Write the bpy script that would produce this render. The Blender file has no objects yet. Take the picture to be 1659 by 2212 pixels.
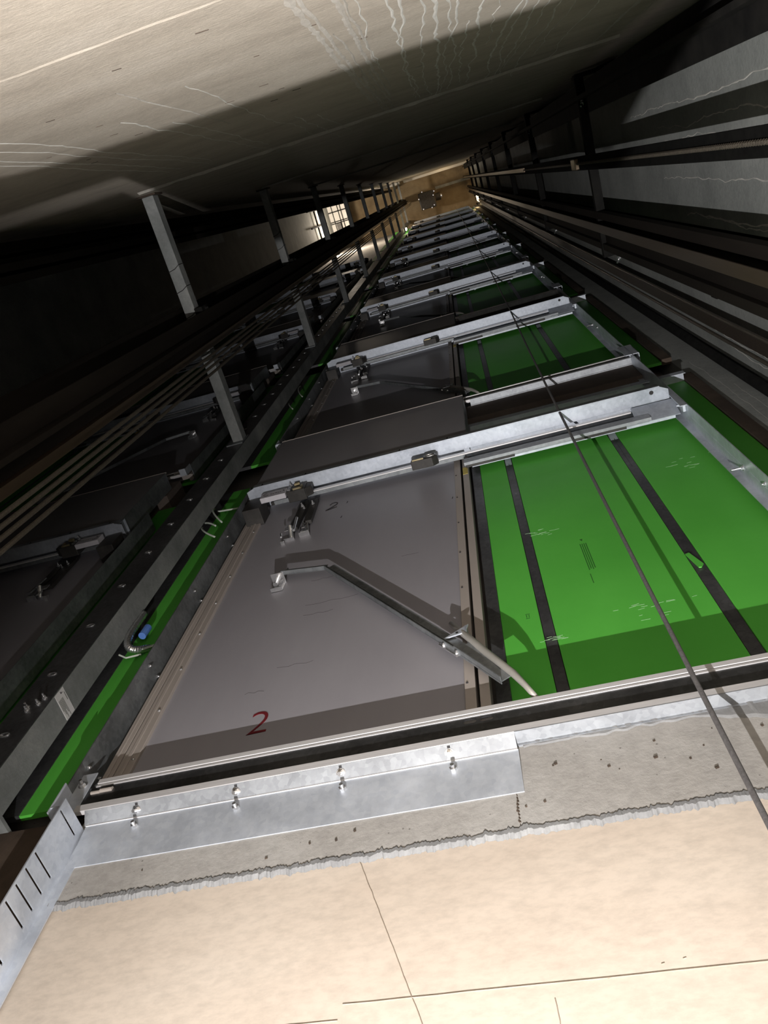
import bpy, bmesh, math, random
from mathutils import Vector, Matrix, noise
random.seed(7)
SC = bpy.context.scene
COL = SC.collection
PI = math.pi

# ------------------------------------------------------------------ materials
def new_mat(name):
    m = bpy.data.materials.new(name); m.use_nodes = True
    nt = m.node_tree; b = nt.nodes['Principled BSDF']
    return m, nt, b
def node(nt, t, **kw):
    n = nt.nodes.new(t)
    for k, v in kw.items():
        if k in n.inputs: n.inputs[k].default_value = v
        else: setattr(n, k, v)
    return n
def coords(nt, scale=(1, 1, 1)):
    tc = node(nt, 'ShaderNodeTexCoord'); mp = node(nt, 'ShaderNodeMapping')
    mp.inputs['Scale'].default_value = scale
    nt.links.new(tc.outputs['Object'], mp.inputs['Vector'])
    return mp.outputs['Vector']
def ramp(nt, fac, stops):
    r = node(nt, 'ShaderNodeValToRGB'); e = r.color_ramp.elements
    while len(e) < len(stops): e.new(.5)
    for el, (p, c) in zip(e, stops): el.position = p; el.color = (*c, 1)
    nt.links.new(fac, r.inputs['Fac']); return r.outputs['Color']
def mixc(nt, f, a, b, mode='MIX'):
    m = node(nt, 'ShaderNodeMix', data_type='RGBA', blend_type=mode)
    L = nt.links
    if isinstance(f, (int, float)): m.inputs[0].default_value = f
    else: L.new(f, m.inputs[0])
    for s, v in ((6, a), (7, b)):
        if isinstance(v, tuple): m.inputs[s].default_value = (*v, 1)
        else: L.new(v, m.inputs[s])
    return m.outputs[2]
def bump(nt, b, h, strength=.2, dist=.01):
    n = node(nt, 'ShaderNodeBump', Strength=strength, Distance=dist)
    nt.links.new(h, n.inputs['Height']); nt.links.new(n.outputs['Normal'], b.inputs['Normal'])
def surf(name, c1, c2, scale=6, rough=.6, metal=0, stretch=(1, 1, 1), bmp=.1, detail=6, spec=None, fine=None):
    m, nt, b = new_mat(name)
    v = coords(nt, stretch)
    n = node(nt, 'ShaderNodeTexNoise', Scale=scale, Detail=detail, Roughness=.6)
    nt.links.new(v, n.inputs['Vector'])
    col = ramp(nt, n.outputs['Fac'], [(.3, c1), (.7, c2)])
    n2 = node(nt, 'ShaderNodeTexNoise', Scale=scale * 14, Detail=4)
    nt.links.new(v, n2.inputs['Vector'])
    if fine:
        col = mixc(nt, fine, col, ramp(nt, n2.outputs['Fac'], [(.35, (.25, .25, .25)), (.65, (1, 1, 1))]), 'MULTIPLY')
    nt.links.new(col, b.inputs['Base Color'])
    b.inputs['Roughness'].default_value = rough; b.inputs['Metallic'].default_value = metal
    if spec is not None: b.inputs['Specular IOR Level'].default_value = spec
    if bmp: bump(nt, b, n2.outputs['Fac'], bmp, .004)
    return m
def galv(name, c1, c2, rough=.44, metal=.55, stretch=(1, 1, 1)):
    m, nt, b = new_mat(name)
    v = coords(nt, stretch)
    vo = node(nt, 'ShaderNodeTexVoronoi', Scale=70); nt.links.new(v, vo.inputs['Vector'])
    n = node(nt, 'ShaderNodeTexNoise', Scale=5, Detail=8, Roughness=.65); nt.links.new(v, n.inputs['Vector'])
    a = ramp(nt, n.outputs['Fac'], [(.3, c1), (.72, c2)])
    bw = node(nt, 'ShaderNodeRGBToBW'); nt.links.new(vo.outputs['Color'], bw.inputs['Color'])
    col = mixc(nt, .22, a, bw.outputs['Val'], 'SOFT_LIGHT')
    hs = node(nt, 'ShaderNodeHueSaturation', Saturation=.6); nt.links.new(col, hs.inputs['Color'])
    nt.links.new(hs.outputs['Color'], b.inputs['Base Color'])
    r = node(nt, 'ShaderNodeMapRange'); r.inputs['To Min'].default_value = rough - .09; r.inputs['To Max'].default_value = rough + .16
    nt.links.new(n.outputs['Fac'], r.inputs['Value']); nt.links.new(r.outputs['Result'], b.inputs['Roughness'])
    b.inputs['Metallic'].default_value = metal
    bump(nt, b, n.outputs['Fac'], .06, .01)
    return m
def concrete(name, c1, c2, c3, pits=True, stretch=(1, 1, 1), rough=.85, bs=.25):
    m, nt, b = new_mat(name)
    v = coords(nt, stretch)
    n = node(nt, 'ShaderNodeTexNoise', Scale=2.2, Detail=10, Roughness=.62); nt.links.new(v, n.inputs['Vector'])
    n2 = node(nt, 'ShaderNodeTexNoise', Scale=38, Detail=6, Roughness=.7); nt.links.new(v, n2.inputs['Vector'])
    col = ramp(nt, n.outputs['Fac'], [(.28, c1), (.5, c2), (.74, c3)])
    col = mixc(nt, .28, col, ramp(nt, n2.outputs['Fac'], [(.32, (.45, .45, .45)), (.6, (1, 1, 1))]), 'MULTIPLY')
    h = n2.outputs['Fac']
    if pits:
        vo = node(nt, 'ShaderNodeTexVoronoi', Scale=24); nt.links.new(v, vo.inputs['Vector'])
        pc = ramp(nt, vo.outputs['Distance'], [(.035, (.25, .24, .22)), (.075, (1, 1, 1))])
        col = mixc(nt, .75, col, pc, 'MULTIPLY')
    nt.links.new(col, b.inputs['Base Color'])
    b.inputs['Roughness'].default_value = rough
    bump(nt, b, h, bs, .008)
    return m

M = {}
M['galv'] = galv('galvanised_steel', (.44, .50, .60), (.72, .80, .93))
M['galv_dull'] = galv('weathered_galvanised_steel', (.16, .18, .19), (.36, .39, .41), rough=.5, metal=.75)
M['galv_header'] = galv('galvanised_header_steel', (.33, .38, .47), (.56, .63, .75))
M['galv_mid'] = galv('matt_galvanised_steel', (.24, .26, .29), (.40, .43, .47), .5, .45)
M['sill_steel'] = galv('dark_sill_steel', (.14, .14, .145), (.24, .24, .25), .3, .9)
M['alu'] = surf('brushed_aluminium', (.74, .72, .72), (.86, .84, .84), 8, .42, .35, (1, 30, 30), .02)
M['paint_cream'] = concrete('cream_pit_wall_paint', (.60, .505, .415), (.66, .565, .47), (.69, .60, .505), pits=False, stretch=(.7, 1, 1.6), bs=.012)
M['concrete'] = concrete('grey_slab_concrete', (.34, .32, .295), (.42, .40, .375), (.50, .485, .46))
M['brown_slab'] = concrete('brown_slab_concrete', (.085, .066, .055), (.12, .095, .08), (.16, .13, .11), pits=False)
M['mortar'] = concrete('crumbled_mortar', (.17, .17, .17), (.24, .24, .24), (.32, .32, .315), pits=False)
M['wall_concrete'] = concrete('tan_shaft_concrete', (.42, .365, .30), (.53, .47, .39), (.60, .54, .46), pits=False, stretch=(1, 1, 2.6))
M['wall_green_grey'] = concrete('grey_shaft_concrete', (.27, .285, .27), (.36, .375, .355), (.45, .465, .44), pits=False, stretch=(1, 1, 1))
M['lime'] = surf('lime_efflorescence', (.62, .60, .55), (.80, .78, .72), 20, .9, 0)
M['pale_joint'] = concrete('pale_joint_mortar', (.44, .40, .34), (.58, .54, .48), (.70, .67, .61), pits=False)
M['seam'] = surf('formwork_seam', (.34, .27, .21), (.46, .38, .30), 30, .9, 0)
M['green'] = surf('green_fireboard', (.092, .47, .052), (.125, .57, .072), 1.6, .55, 0, (1, 1, 1), .04, 8)
M['ink'] = surf('print_ink', (.02, .13, .015), (.03, .16, .02), 30, .7)
M['dust'] = surf('plaster_dust', (.30, .55, .27), (.42, .62, .38), 30, .9)
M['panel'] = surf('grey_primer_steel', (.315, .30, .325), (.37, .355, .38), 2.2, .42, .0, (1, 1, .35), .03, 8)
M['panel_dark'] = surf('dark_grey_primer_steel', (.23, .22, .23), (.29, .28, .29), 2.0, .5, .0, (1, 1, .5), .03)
M['jamb'] = surf('beige_primer_steel', (.385, .34, .305), (.42, .37, .335), 1.5, .5, 0, (1, 1, .6), .02)
M['stud'] = galv('dark_stud_steel', (.10, .10, .11), (.20, .20, .21), .45, .8)
M['rail'] = surf('oily_rail_steel', (.012, .0095, .008), (.026, .021, .017), 5, .85, 0, (1, 1, .15), .05, spec=.12)
M['brass_edge'] = surf('rail_running_edge', (.10, .07, .045), (.17, .125, .08), 5, .4, .6, (1, 1, .1), .02)
M['black_steel'] = surf('black_bracket_steel', (.010, .010, .010), (.022, .021, .019), 8, .9, 0, (1, 1, 1), .05, spec=.08)
M['rubber'] = surf('black_rubber', (.006, .006, .006), (.012, .012, .011), 20, .9, 0, spec=.08)
M['rope'] = surf('steel_rope', (.07, .06, .048), (.17, .145, .115), 160, .5, .5, (1, 1, 1), .5)
M['rope_brown'] = surf('greasy_rope', (.05, .035, .028), (.10, .075, .06), 120, .5, .4)
M['cable'] = surf('grey_hanging_cable', (.10, .095, .095), (.19, .18, .18), 140, .65, 0, (1, 1, 1), .5)
M['zinc'] = surf('zinc_bolt', (.62, .62, .63), (.82, .82, .83), 30, .25, .9)
M['plastic_grey'] = surf('light_grey_plastic', (.52, .50, .53), (.62, .60, .63), 12, .5, 0)
M['brass'] = surf('brass_contact', (.34, .28, .15), (.48, .40, .24), 30, .35, .7)
M['dark'] = surf('dark_mechanism', (.03, .028, .026), (.07, .065, .06), 12, .5, .4)
M['red'] = surf('red_stencil_paint', (.12, .007, .012), (.17, .010, .016), 20, .6)
M['black_ink'] = surf('black_marker', (.015, .013, .015), (.03, .028, .03), 20, .7)
M['white'] = surf('white_label', (.72, .70, .70), (.80, .78, .78), 20, .5)
M['blue'] = surf('blue_plastic', (.10, .22, .62), (.14, .28, .70), 20, .4)
M['wire'] = surf('white_cable_sheath', (.55, .60, .52), (.68, .72, .64), 20, .5)
M['tube'] = surf('grey_closer_tube', (.42, .40, .36), (.58, .55, .50), 8, .4, .4)
M['yellow'] = surf('yellow_sticker', (.55, .45, .10), (.65, .52, .14), 20, .6)
M['rhs'] = concrete('dusty_galvanised_beam', (.13, .14, .135), (.24, .25, .245), (.42, .42, .40), pits=False)
M['rust'] = concrete('rusty_edge', (.02, .014, .010), (.05, .033, .022), (.12, .085, .06), pits=False)
M['ceiling'] = concrete('tan_ceiling', (.22, .16, .09), (.33, .245, .14), (.42, .33, .2), pits=False)
M['lit_area_paint'] = surf('lit_area_white', (.70, .68, .64), (.78, .76, .72), 4, .7)

def emis(name, col, s):
    m, nt, b = new_mat(name)
    b.inputs['Base Color'].default_value = (*col, 1)
    b.inputs['Emission Color'].default_value = (*col, 1); b.inputs['Emission Strength'].default_value = s
    return m
M['lamp_warm'] = emis('lit_warm_lamp_glass', (1, .72, .38), 9)
M['lamp_white'] = emis('lit_white_lamp_tube', (1, .93, .82), 5)

# ------------------------------------------------------------------ mesh helpers
class MB:
    def __init__(s, mirror=False): s.bm = bmesh.new(); s.mi = 0; s.mirror = mirror
    def mat(s, i): s.mi = i; return s
    def _f(s, vs):
        try:
            f = s.bm.faces.new(vs); f.material_index = s.mi; return f
        except ValueError: return None
    def box(s, x0, x1, y0, y1, z0, z1):
        v = [s.bm.verts.new((x, y, z)) for z in (z0, z1) for y in (y0, y1) for x in (x0, x1)]
        for q in ((0, 1, 3, 2), (4, 5, 7, 6), (0, 1, 5, 4), (2, 3, 7, 6), (0, 2, 6, 4), (1, 3, 7, 5)): s._f([v[i] for i in q])
        return s
    def prism(s, pts, axis, a, b):
        """pts: 2D outline; axis the extrusion axis ('x','y','z'), from a to b"""
        def mk(p, t):
            return {'x': (t, p[0], p[1]), 'y': (p[0], t, p[1]), 'z': (p[0], p[1], t)}[axis]
        A = [s.bm.verts.new(mk(p, a)) for p in pts]; B = [s.bm.verts.new(mk(p, b)) for p in pts]
        n = len(pts); s._f(A); s._f(B)
        for i in range(n): s._f([A[i], A[(i + 1) % n], B[(i + 1) % n], B[i]])
        return s
    def tube(s, pts, r, n=10, cap=True, rf=None):
        pts = [Vector(p) for p in pts]; rings = []
        t0 = (pts[1] - pts[0]).normalized()
        up = Vector((0, 0, 1)) if abs(t0.z) < .9 else Vector((1, 0, 0))
        u = t0.cross(up).normalized(); w = u.cross(t0)
        for i, p in enumerate(pts):
            a = pts[max(i - 1, 0)]; b = pts[min(i + 1, len(pts) - 1)]
            t = (b - a).normalized()
            u = (u - t * u.dot(t)).normalized(); w = t.cross(u)
            rr = rf(i) if rf else r
            rings.append([s.bm.verts.new(p + (u * math.cos(2 * PI * k / n) + w * math.sin(2 * PI * k / n)) * rr) for k in range(n)])
        for A, B in zip(rings, rings[1:]):
            for k in range(n): s._f([A[k], A[(k + 1) % n], B[(k + 1) % n], B[k]])
        if cap: s._f(rings[0]); s._f(rings[-1])
        return s
    def bar(s, p, q, w, h, up=(0, 1, 0)):
        """rectangular bar from p to q, w across, h along 'up'"""
        p = Vector(p); q = Vector(q); t = (q - p).normalized(); up = Vector(up)
        a = t.cross(up).normalized(); b = a.cross(t).normalized()
        vs = []
        for c in (p, q):
            for i, j in ((-1, -1), (1, -1), (1, 1), (-1, 1)): vs.append(s.bm.verts.new(c + a * i * w / 2 + b * j * h / 2))
        for f in ((0, 1, 2, 3), (4, 5, 6, 7), (0, 1, 5, 4), (1, 2, 6, 5), (2, 3, 7, 6), (3, 0, 4, 7)): s._f([vs[i] for i in f])
        return s
    def bolt(s, p, d, r=.008, h=.008, stem=.012, washer=True):
        """washer, hexagonal nut and a short threaded end along d"""
        p = Vector(p); d = Vector(d).normalized()
        if washer: s.tube([p, p + d * .002], r * 1.5, 14)
        s.tube([p + d * .002, p + d * (.002 + h)], r, 6)
        if stem: s.tube([p + d * (.002 + h), p + d * (.002 + h + stem)], r * .55, 8)
        return s
    def screw(s, p, d, r=.005):
        p = Vector(p); d = Vector(d).normalized()
        s.tube([p, p + d * r * .5, p + d * r * .85], r, 10, rf=lambda i: (r, r * .85, r * .35)[i]); return s
    def build(s, name, mats, parent=None, origin=(0, 0, 0), bevel=0, smooth=False):
        o = Vector(origin); bm = s.bm
        if s.mirror:
            for v in bm.verts: v.co.x = MIRX - v.co.x
        bmesh.ops.recalc_face_normals(bm, faces=bm.faces[:])
        for v in bm.verts: v.co -= o
        if smooth:
            for f in bm.faces: f.smooth = True
        me = bpy.data.meshes.new(name); bm.to_mesh(me); bm.free()
        for m in (mats if isinstance(mats, (list, tuple)) else [mats]): me.materials.append(M[m])
        ob = bpy.data.objects.new(name, me); COL.objects.link(ob)
        if parent: ob.parent = parent
        else: ob.location = o
        if bevel:
            bv = ob.modifiers.new('bevel', 'BEVEL'); bv.width = bevel; bv.segments = 2; bv.limit_method = 'ANGLE'
        return ob
MIRX = -3.66
def thing(name, loc, label, cat, group=None):
    o = bpy.data.objects.new(name, None); o.location = loc; o.empty_display_size = .1; COL.objects.link(o)
    tag(o, label, cat, group); return o
def tag(o, label, cat, group=None):
    o['label'] = label; o['category'] = cat
    if group: o['group'] = group
    return o
def struct(o, label=None):
    o['kind'] = 'structure'
    if label: o['label'] = label
    return o
def copy_tree(o, parent=None):
    c = o.copy(); COL.objects.link(c)
    if parent: c.parent = parent
    for ch in list(o.children): copy_tree(ch, c)
    return c

# ------------------------------------------------------------------ dimensions (metres, camera at the origin)
Z0, PITCH, NL, ZC = 1.79, 3.33, 10, 38.0
YB, XR, XL, ZF = -.43, 1.40, -5.04, -1.55
ORD = ['lowest', 'second', 'third', 'fourth', 'fifth', 'sixth', 'seventh', 'eighth', 'ninth', 'topmost']

# ------------------------------------------------------------------ the shell
struct(MB().box(XL - .3, XR + .3, YB - .3, 2.0, ZF - .15, ZF).build('floor', 'dark'))
def wiggle(x, z0, z1, seed, amp=.012, step=.05):
    pts = []; z = z0; i = 0; dx = 0
    while z < z1:
        dx += random.uniform(-1, 1) * amp * .7; dx *= .93
        pts.append((x + dx, z)); z += step * random.uniform(.6, 1.4)
    return pts
def ribbon(mb, pts, w, y, depth=.0015, plane='back'):
    """a thin raised run of lime on the wall"""
    vs = []
    for i, (a, z) in enumerate(pts):
        ww = w * random.uniform(.5, 1.3) * (1 - .5 * i / len(pts))
        for sgn in (-1, 1):
            vs.append(mb.bm.verts.new((a + sgn * ww, y, z) if plane == 'back' else (y, a + sgn * ww, z)))
        m = mb.bm.verts.new((a, y + depth, z) if plane == 'back' else (y - depth, a, z)); vs.append(m)
    for i in range(len(pts) - 1):
        a = vs[i * 3:i * 3 + 3]; b = vs[i * 3 + 3:i * 3 + 6]
        mb._f([a[0], a[2], b[2], b[0]]); mb._f([a[2], a[1], b[1], b[2]])
w = MB().box(XL - .3, XR + .3, YB - .3, YB, ZF, ZC + .4)
w.mat(1)
for x, z0, z1, ww in ((-.10, .6, 3.4, .004), (-.04, 1.4, 4.7, .005), (.0, 2.0, 4.75, .0045), (.055, 1.5, 4.9, .004), (.105, 1.2, 4.9, .007), (.13, 1.6, 4.85, .004), (.16, 1.2, 4.8, .0045),
                   (.24, 1.7, 4.75, .006), (.20, 2.9, 4.8, .003), (.30, 1.7, 3.6, .003), (.37, 2.0, 5.0, .006), (.40, 2.2, 5.2, .004), (.45, 2.2, 5.0, .005), (.47, 2.3, 4.7, .003), (.53, 2.6, 5.3, .004),
                   (.60, 2.3, 4.6, .003), (.72, 3.0, 4.9, .003), (-.9, 2.6, 5.5, .003), (-.84, 2.9, 4.6, .003), (-1.15, 2.2, 4.5, .004), (-1.22, 2.0, 4.6, .003), (-1.30, 2.0, 4.4, .004), (-1.36, 2.3, 4.4, .003),
                   (-.55, 3.8, 5.6, .003), (-.48, 4.0, 5.4, .0025), (-.62, 2.4, 4.9, .0025)):
    ribbon(w, wiggle(x, z0, z1, 0), ww, YB + .0002)
# construction joint ridge at slab level and lighter vertical joint bands
def ridge(z, h, d):
    n = 150; prev = None
    for i in range(n + 1):
        x = -1.75 + 2.85 * i / n
        a = noise.noise((x * 7, z, 1)) * .012; b = d * (1 + .6 * noise.noise((x * 11, z, 5)))
        cur = [w.bm.verts.new((x, YB, z - h / 2 + a)), w.bm.verts.new((x, YB + b, z + a)), w.bm.verts.new((x, YB, z + h / 2 + a))]
        if prev:
            w._f([prev[0], cur[0], cur[1], prev[1]]); w._f([prev[1], cur[1], cur[2], prev[2]])
        prev = cur
w.mat(2)
for k in range(3): ridge(4.89 + 3.46 * k, .05, .012)
w.mat(0); ridge(1.75, .016, .002)
w.mat(2)
for x, z0, z1, ww in ((-.226, .4, 4.2, .013), (-.205, .4, 4.86, .007), (-.185, 2.4, 4.8, .004), (-.137, .4, 4.2, .010), (-.118, .4, 3.9, .006), (-.16, 3.2, 4.8, .005), (-.195, 3.3, 4.85, .006), (.95, 1.8, 5.0, .02), (1.06, 2.2, 4.6, .006), (-.75, 2.2, 3.4, .004), (.02, 3.55, 3.6, .03)):
    ribbon(w, wiggle(x, z0, z1, 0, .004, .03), ww, YB + .0004, .002)
for i in range(26):                     # small pock marks
    x = random.uniform(-1.4, .3); z = random.uniform(1.7, 3.2); q = random.uniform(.002, .004)
    w.mat(3).bar((x - q * 4, YB + .0005, z), (x + q * 4, YB + .0005, z + q), .0035, .001)
struct(w.build('wall_back', ['wall_concrete', 'lime', 'pale_joint', 'rust']))
# right wall
w = MB().box(XR, XR + .3, YB - .3, 2.0, ZF, ZC + .4)
w.mat(1)
for y, z0, z1, ww in ((-.02, 3.4, 6.3, .004), (.10, 3.0, 5.6, .004), (.17, 3.3, 6.0, .003), (.40, 3.2, 5.6, .004), (.60, 3.0, 5.2, .006), (.62, 3.4, 5.0, .004), (1.02, 3.4, 5.2, .003), (1.28, 3.5, 5.0, .004), (1.33, 3.4, 5.4, .003)):
    ribbon(w, wiggle(y, z0, z1, 0, .014), ww, XR - .0002, plane='right')
struct(w.build('wall_right', ['wall_green_grey', 'lime', 'lime']))
w = MB().box(1.165, XR + .01, 1.46, 2.0, ZF, ZC)
w.mat(1)
for x, z0, z1 in ((1.2, 2.6, 4.6), (1.25, 2.9, 5.0), (1.31, 2.5, 4.4)): ribbon(w, wiggle(x, z0, z1, 0, .01), .003, 1.4595)
struct(w.build('trim_20', ['wall_green_grey', 'lime']))
struct(MB().box(XL - .3, XL, YB - .3, 2.0, ZF, ZC + .4).build('wall_left', 'wall_green_grey'))
struct(MB().box(XL - .3, XR + .3, YB - .3, 2.0, ZC, ZC + .3).build('ceiling', 'ceiling'))
# front wall: cream pit wall below, concrete behind the linings above
w = MB().box(-1.43, 1.20, 1.385, 1.62, ZF, 1.40).box(XL, -2.23, 1.385, 1.62, ZF, 1.40)
w.mat(1).box(XL, 1.20, 1.62, 2.0, ZF, ZC)
w.mat(3).box(-2.23, -1.43, 1.44, 1.62, ZF, 1.735)
w.mat(2)
# formwork board joints in the painted wall
def seamline(x0, z0, x1, z1, t=.0011):
    n = 26
    pts = []
    for i in range(n + 1):
        f = i / n
        pts.append((x0 + (x1 - x0) * f + random.uniform(-1, 1) * .0007, 1.3846, z0 + (z1 - z0) * f + random.uniform(-1, 1) * .0006))
    w.tube(pts, t, 5)
seamline(-.553, 1.35, -.385, .93); seamline(-.553, 1.0, 1.1, .958); seamline(-1.4, .985, -.56, .97, .001); seamline(-.14, .96, -.12, .6)
for x, z in ((.10, 1.005), (.06, 1.0), (-.04, .985)): w.tube([(x, 1.385, z), (x + .006, 1.385, z + .001)], .0012, 6)
struct(w.build('wall_front', ['paint_cream', 'concrete', 'seam', 'rust']))

# slab edges (one concrete band per landing)
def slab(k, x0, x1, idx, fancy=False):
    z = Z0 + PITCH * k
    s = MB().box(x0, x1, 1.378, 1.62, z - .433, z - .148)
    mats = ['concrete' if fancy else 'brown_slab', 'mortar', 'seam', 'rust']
    if fancy:
        s.mat(1)
        n = 1300; prev = None
        for i in range(n + 1):                   # crumbled mortar lip along the lower edge
            x = -1.42 + 2.58 * i / n
            h = .014 + .008 * noise.noise((x * 9, 3, 1)) + .009 * noise.noise((x * 55, 1, 1)) + .008 * noise.noise((x * 170, 1, 1)); h = max(h, .003)
            d = .0010 + .0012 * noise.noise((x * 43, 7, 2)) + .0014 * noise.noise((x * 210, 3, 3))
            zb = z - .436 + .006 * noise.noise((x * 31, 2, 8)) + .005 * noise.noise((x * 140, 4, 8))
            cur = [s.bm.verts.new((x, 1.3846, zb - .012 + .006 * noise.noise((x * 90, 5, 5)))), s.bm.verts.new((x, 1.377 - d, zb - .002 + .004 * noise.noise((x * 70, 0, 0)))), s.bm.verts.new((x, 1.3765 - d * .6, zb + h * .6)), s.bm.verts.new((x, 1.3785, zb + h))]
            if prev:
                for a in range(3): s._f([prev[a], cur[a], cur[a + 1], prev[a + 1]])
            prev = cur
        prev = None
        for i in range(141):                     # broken upper edge right of the toe guard
            x = -.13 + 1.29 * i / 140
            h = .010 + .012 * abs(noise.noise((x * 6, 1, 4))) + .008 * noise.noise((x * 33, 1, 2)) + (.055 * max(0, 1 - abs(x - .47) / .17))
            cur = [s.bm.verts.new((x, 1.38, z - .147)), s.bm.verts.new((x, 1.372 + .003 * noise.noise((x * 60, 3, 3)), z - .15)), s.bm.verts.new((x, 1.3735, z - .150 - h * .8)), s.bm.verts.new((x, 1.3785, z - .150 - h))]
            if prev:
                for a in range(3): s._f([prev[a], cur[a], cur[a + 1], prev[a + 1]])
            prev = cur
        s.mat(3)
        for i in range(34):                      # blow holes
            x = random.uniform(-1.3, .6); zz = z - random.uniform(.21, .42)
            if x < -.14 and zz > z - .325: continue
            r = random.uniform(.002, .0055)
            s.tube([(x, 1.3782, zz), (x + r * random.uniform(.6, 2), 1.3782, zz + r * .4)], r * .7, 6)
        for i in range(12): s.tube([(-.165 + random.uniform(-.002, .004), 1.3782, z - .30 - i * .0105), (-.162, 1.3782, z - .306 - i * .0105)], random.uniform(.001, .003), 5)
    return struct(s.build('trim_%d' % idx, mats))
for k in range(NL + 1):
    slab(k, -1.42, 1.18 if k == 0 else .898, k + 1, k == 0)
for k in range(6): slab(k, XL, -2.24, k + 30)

# ------------------------------------------------------------------ one landing, built at the lowest level, then copied upwards
SIDE = {False: 'in the near shaft', True: 'in the left-hand shaft'}
def landing_parts(mir):
    """returns prototype things for the landing whose sill nose is at Z0"""
    z = Z0; out = {}
    def B(): return MB(mir)
    mx = (lambda x: MIRX - x) if mir else (lambda x: x)
    # --- door leaf
    o = (mx(-.82), 1.40, z)
    r = thing('landing_door', o, '', 'door')
    B().box(-1.364, -.281, 1.40, 1.43, z + .02, z + 2.28).build('door_panel', 'panel', r, o, .002)
    l = B().box(-1.418, -1.362, 1.388, 1.428, z + .02, z + 2.22).box(-1.400, -1.386, 1.384, 1.389, z + .02, z + 2.22).build('edge_strip', 'jamb', r, o, .002)
    s = B()
    for i in range(9): s.screw((-1.374, 1.388, z + .12 + i * .25), (0, -1, 0), .006)
    s.build('screw_row', 'zinc', l, o)
    l = B().box(-.281, -.247, 1.388, 1.428, z + .02, z + 2.25).build('edge_strip', 'jamb', r, o, .002)
    s = B()
    for i in range(7): s.screw((-.272, 1.388, z + .18 + i * .3), (0, -1, 0), .004)
    s.build('screw_row', 'black_ink', l, o)
    # upper coupling bracket
    l = B()
    l.box(-1.085, -1.03, 1.375, 1.40, z + 1.675, z + 1.680).box(-1.165, -1.11, 1.385, 1.40, z + 1.665, z + 1.670)
    l.box(-1.155, -1.11, 1.352, 1.357, z + 1.69, z + 1.735)
    l.prism([(-1.075, z + 1.68), (-1.03, z + 1.68), (-1.052, z + 1.80)], 'y', 1.372, 1.376)
    l.prism([(-1.060, z + 1.68), (-1.045, z + 1.68), (-1.070, z + 1.79)], 'y', 1.352, 1.356)
    l.box(-1.175, -1.155, 1.38, 1.40, z + 1.63, z + 1.635)
    pl = l.build('coupling_bracket', 'zinc', r, o, .001)
    l = B(); l.tube([(-1.12, 1.385, z + 1.66), (-1.12, 1.335, z + 1.70)], .012, 14); l.tube([(-1.09, 1.34, z + 1.64), (-1.102, 1.34, z + 1.80)], .007, 8); l.tube([(-1.15, 1.345, z + 1.60), (-1.16, 1.345, z + 1.645)], .005, 8)
    l.build('roller', 'zinc', pl, o)
    l = B().bar((-1.125, 1.378, z + 1.75), (-1.115, 1.378, z + 2.1), .045, .02).bar((-1.055, 1.378, z + 1.80), (-1.06, 1.378, z + 2.1), .04, .02)
    l.build('latch_rod', 'dark', r, o)
    l = B().bolt((-1.118, 1.366, z + 2.02), (0, -1, 0), .008).bolt((-1.058, 1.366, z + 2.02), (0, -1, 0), .008).bolt((-1.10, 1.366, z + 1.98), (0, -1, 0), .005)
    l.build('bolt', 'zinc', r, o)
    out['door'] = r
    # --- closer arm with its bracket and tube
    o = (mx(-1.09), 1.37, z + 1.2)
    r = thing('door_closer', o, '', 'door closer')
    l = B().box(-1.117, -1.065, 1.378, 1.40, z + 1.120, z + 1.126).box(-1.076, -1.064, 1.372, 1.376, z + 1.126, z + 1.178).box(-1.12, -1.06, 1.345, 1.40, z + 1.192, z + 1.196).box(-1.117, -1.065, 1.396, 1.40, z + 1.12, z + 1.19)
    l.prism([(-1.063, z + 1.22), (-1.04, z + 1.22), (-1.053, z + 1.265)], 'y', 1.36, 1.366)
    pl = l.build('mounting_bracket', 'zinc', r, o, .001)
    B().tube([(-1.095, 1.375, z + 1.145), (-1.095, 1.375, z + 1.192)], .011, 14).bolt((-1.095, 1.37, z + 1.196), (0, 0, 1), .008, .006, .006).build('pivot_pin', 'zinc', pl, o)
    # folded sheet arm: a flat web with two small flanges
    A, Bq, C, D = Vector((-1.07, 0, z + 1.195)), Vector((-.862, 0, z + 1.145)), Vector((-.30, 0, z + .31)), Vector((-.165, 0, z + .10))
    def strip(mb, p, q, w0, y0, y1, off=0):
        t = (q - p).normalized(); n = Vector((-t.z, 0, t.x)) * -1
        pts = []
        for c, s_ in ((p, off), (q, off), (q, off + w0), (p, off + w0)):
            v = c + n * -s_; pts.append((v.x, v.z))
        mb.prism(pts, 'y', y0, y1)
    l = B(); strip(l, A, Bq, .042, 1.356, 1.358); strip(l, A, Bq, .003, 1.34, 1.36)
    l.build('arm_plate', 'galv_dull', r, o)
    l = B(); strip(l, Bq, C, .050, 1.356, 1.358); strip(l, Bq, C, .003, 1.338, 1.36); strip(l, Bq, C, .003, 1.345, 1.36, .012)
    l.build('arm_plate', 'galv_dull', r, o)
    l = B(); strip(l, C, D, .060, 1.350, 1.353); strip(l, C, D, .003, 1.332, 1.36)
    l.build('arm_plate', 'galv_dull', r, o)
    l = B()
    l.bolt((-.335, 1.352, z + .355), (0, -1, 0), .007, .006, .004).bolt((-.292, 1.348, z + .29), (0, -1, 0), .007, .006, .004)
    l.bar((-.345, 1.352, z + .372), (-.285, 1.352, z + .283), .022, .006)
    l.build('hinge_joint', 'zinc', r, o)
    l = B()
    l.prism([(-.335, z + .385), (-.262, z + .40), (-.250, z + .445)], 'y', 1.345, 1.350); l.box(-.262, -.256, 1.345, 1.388, z + .39, z + .44)
    pl = l.build('tube_bracket', 'galv', r, o)
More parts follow.
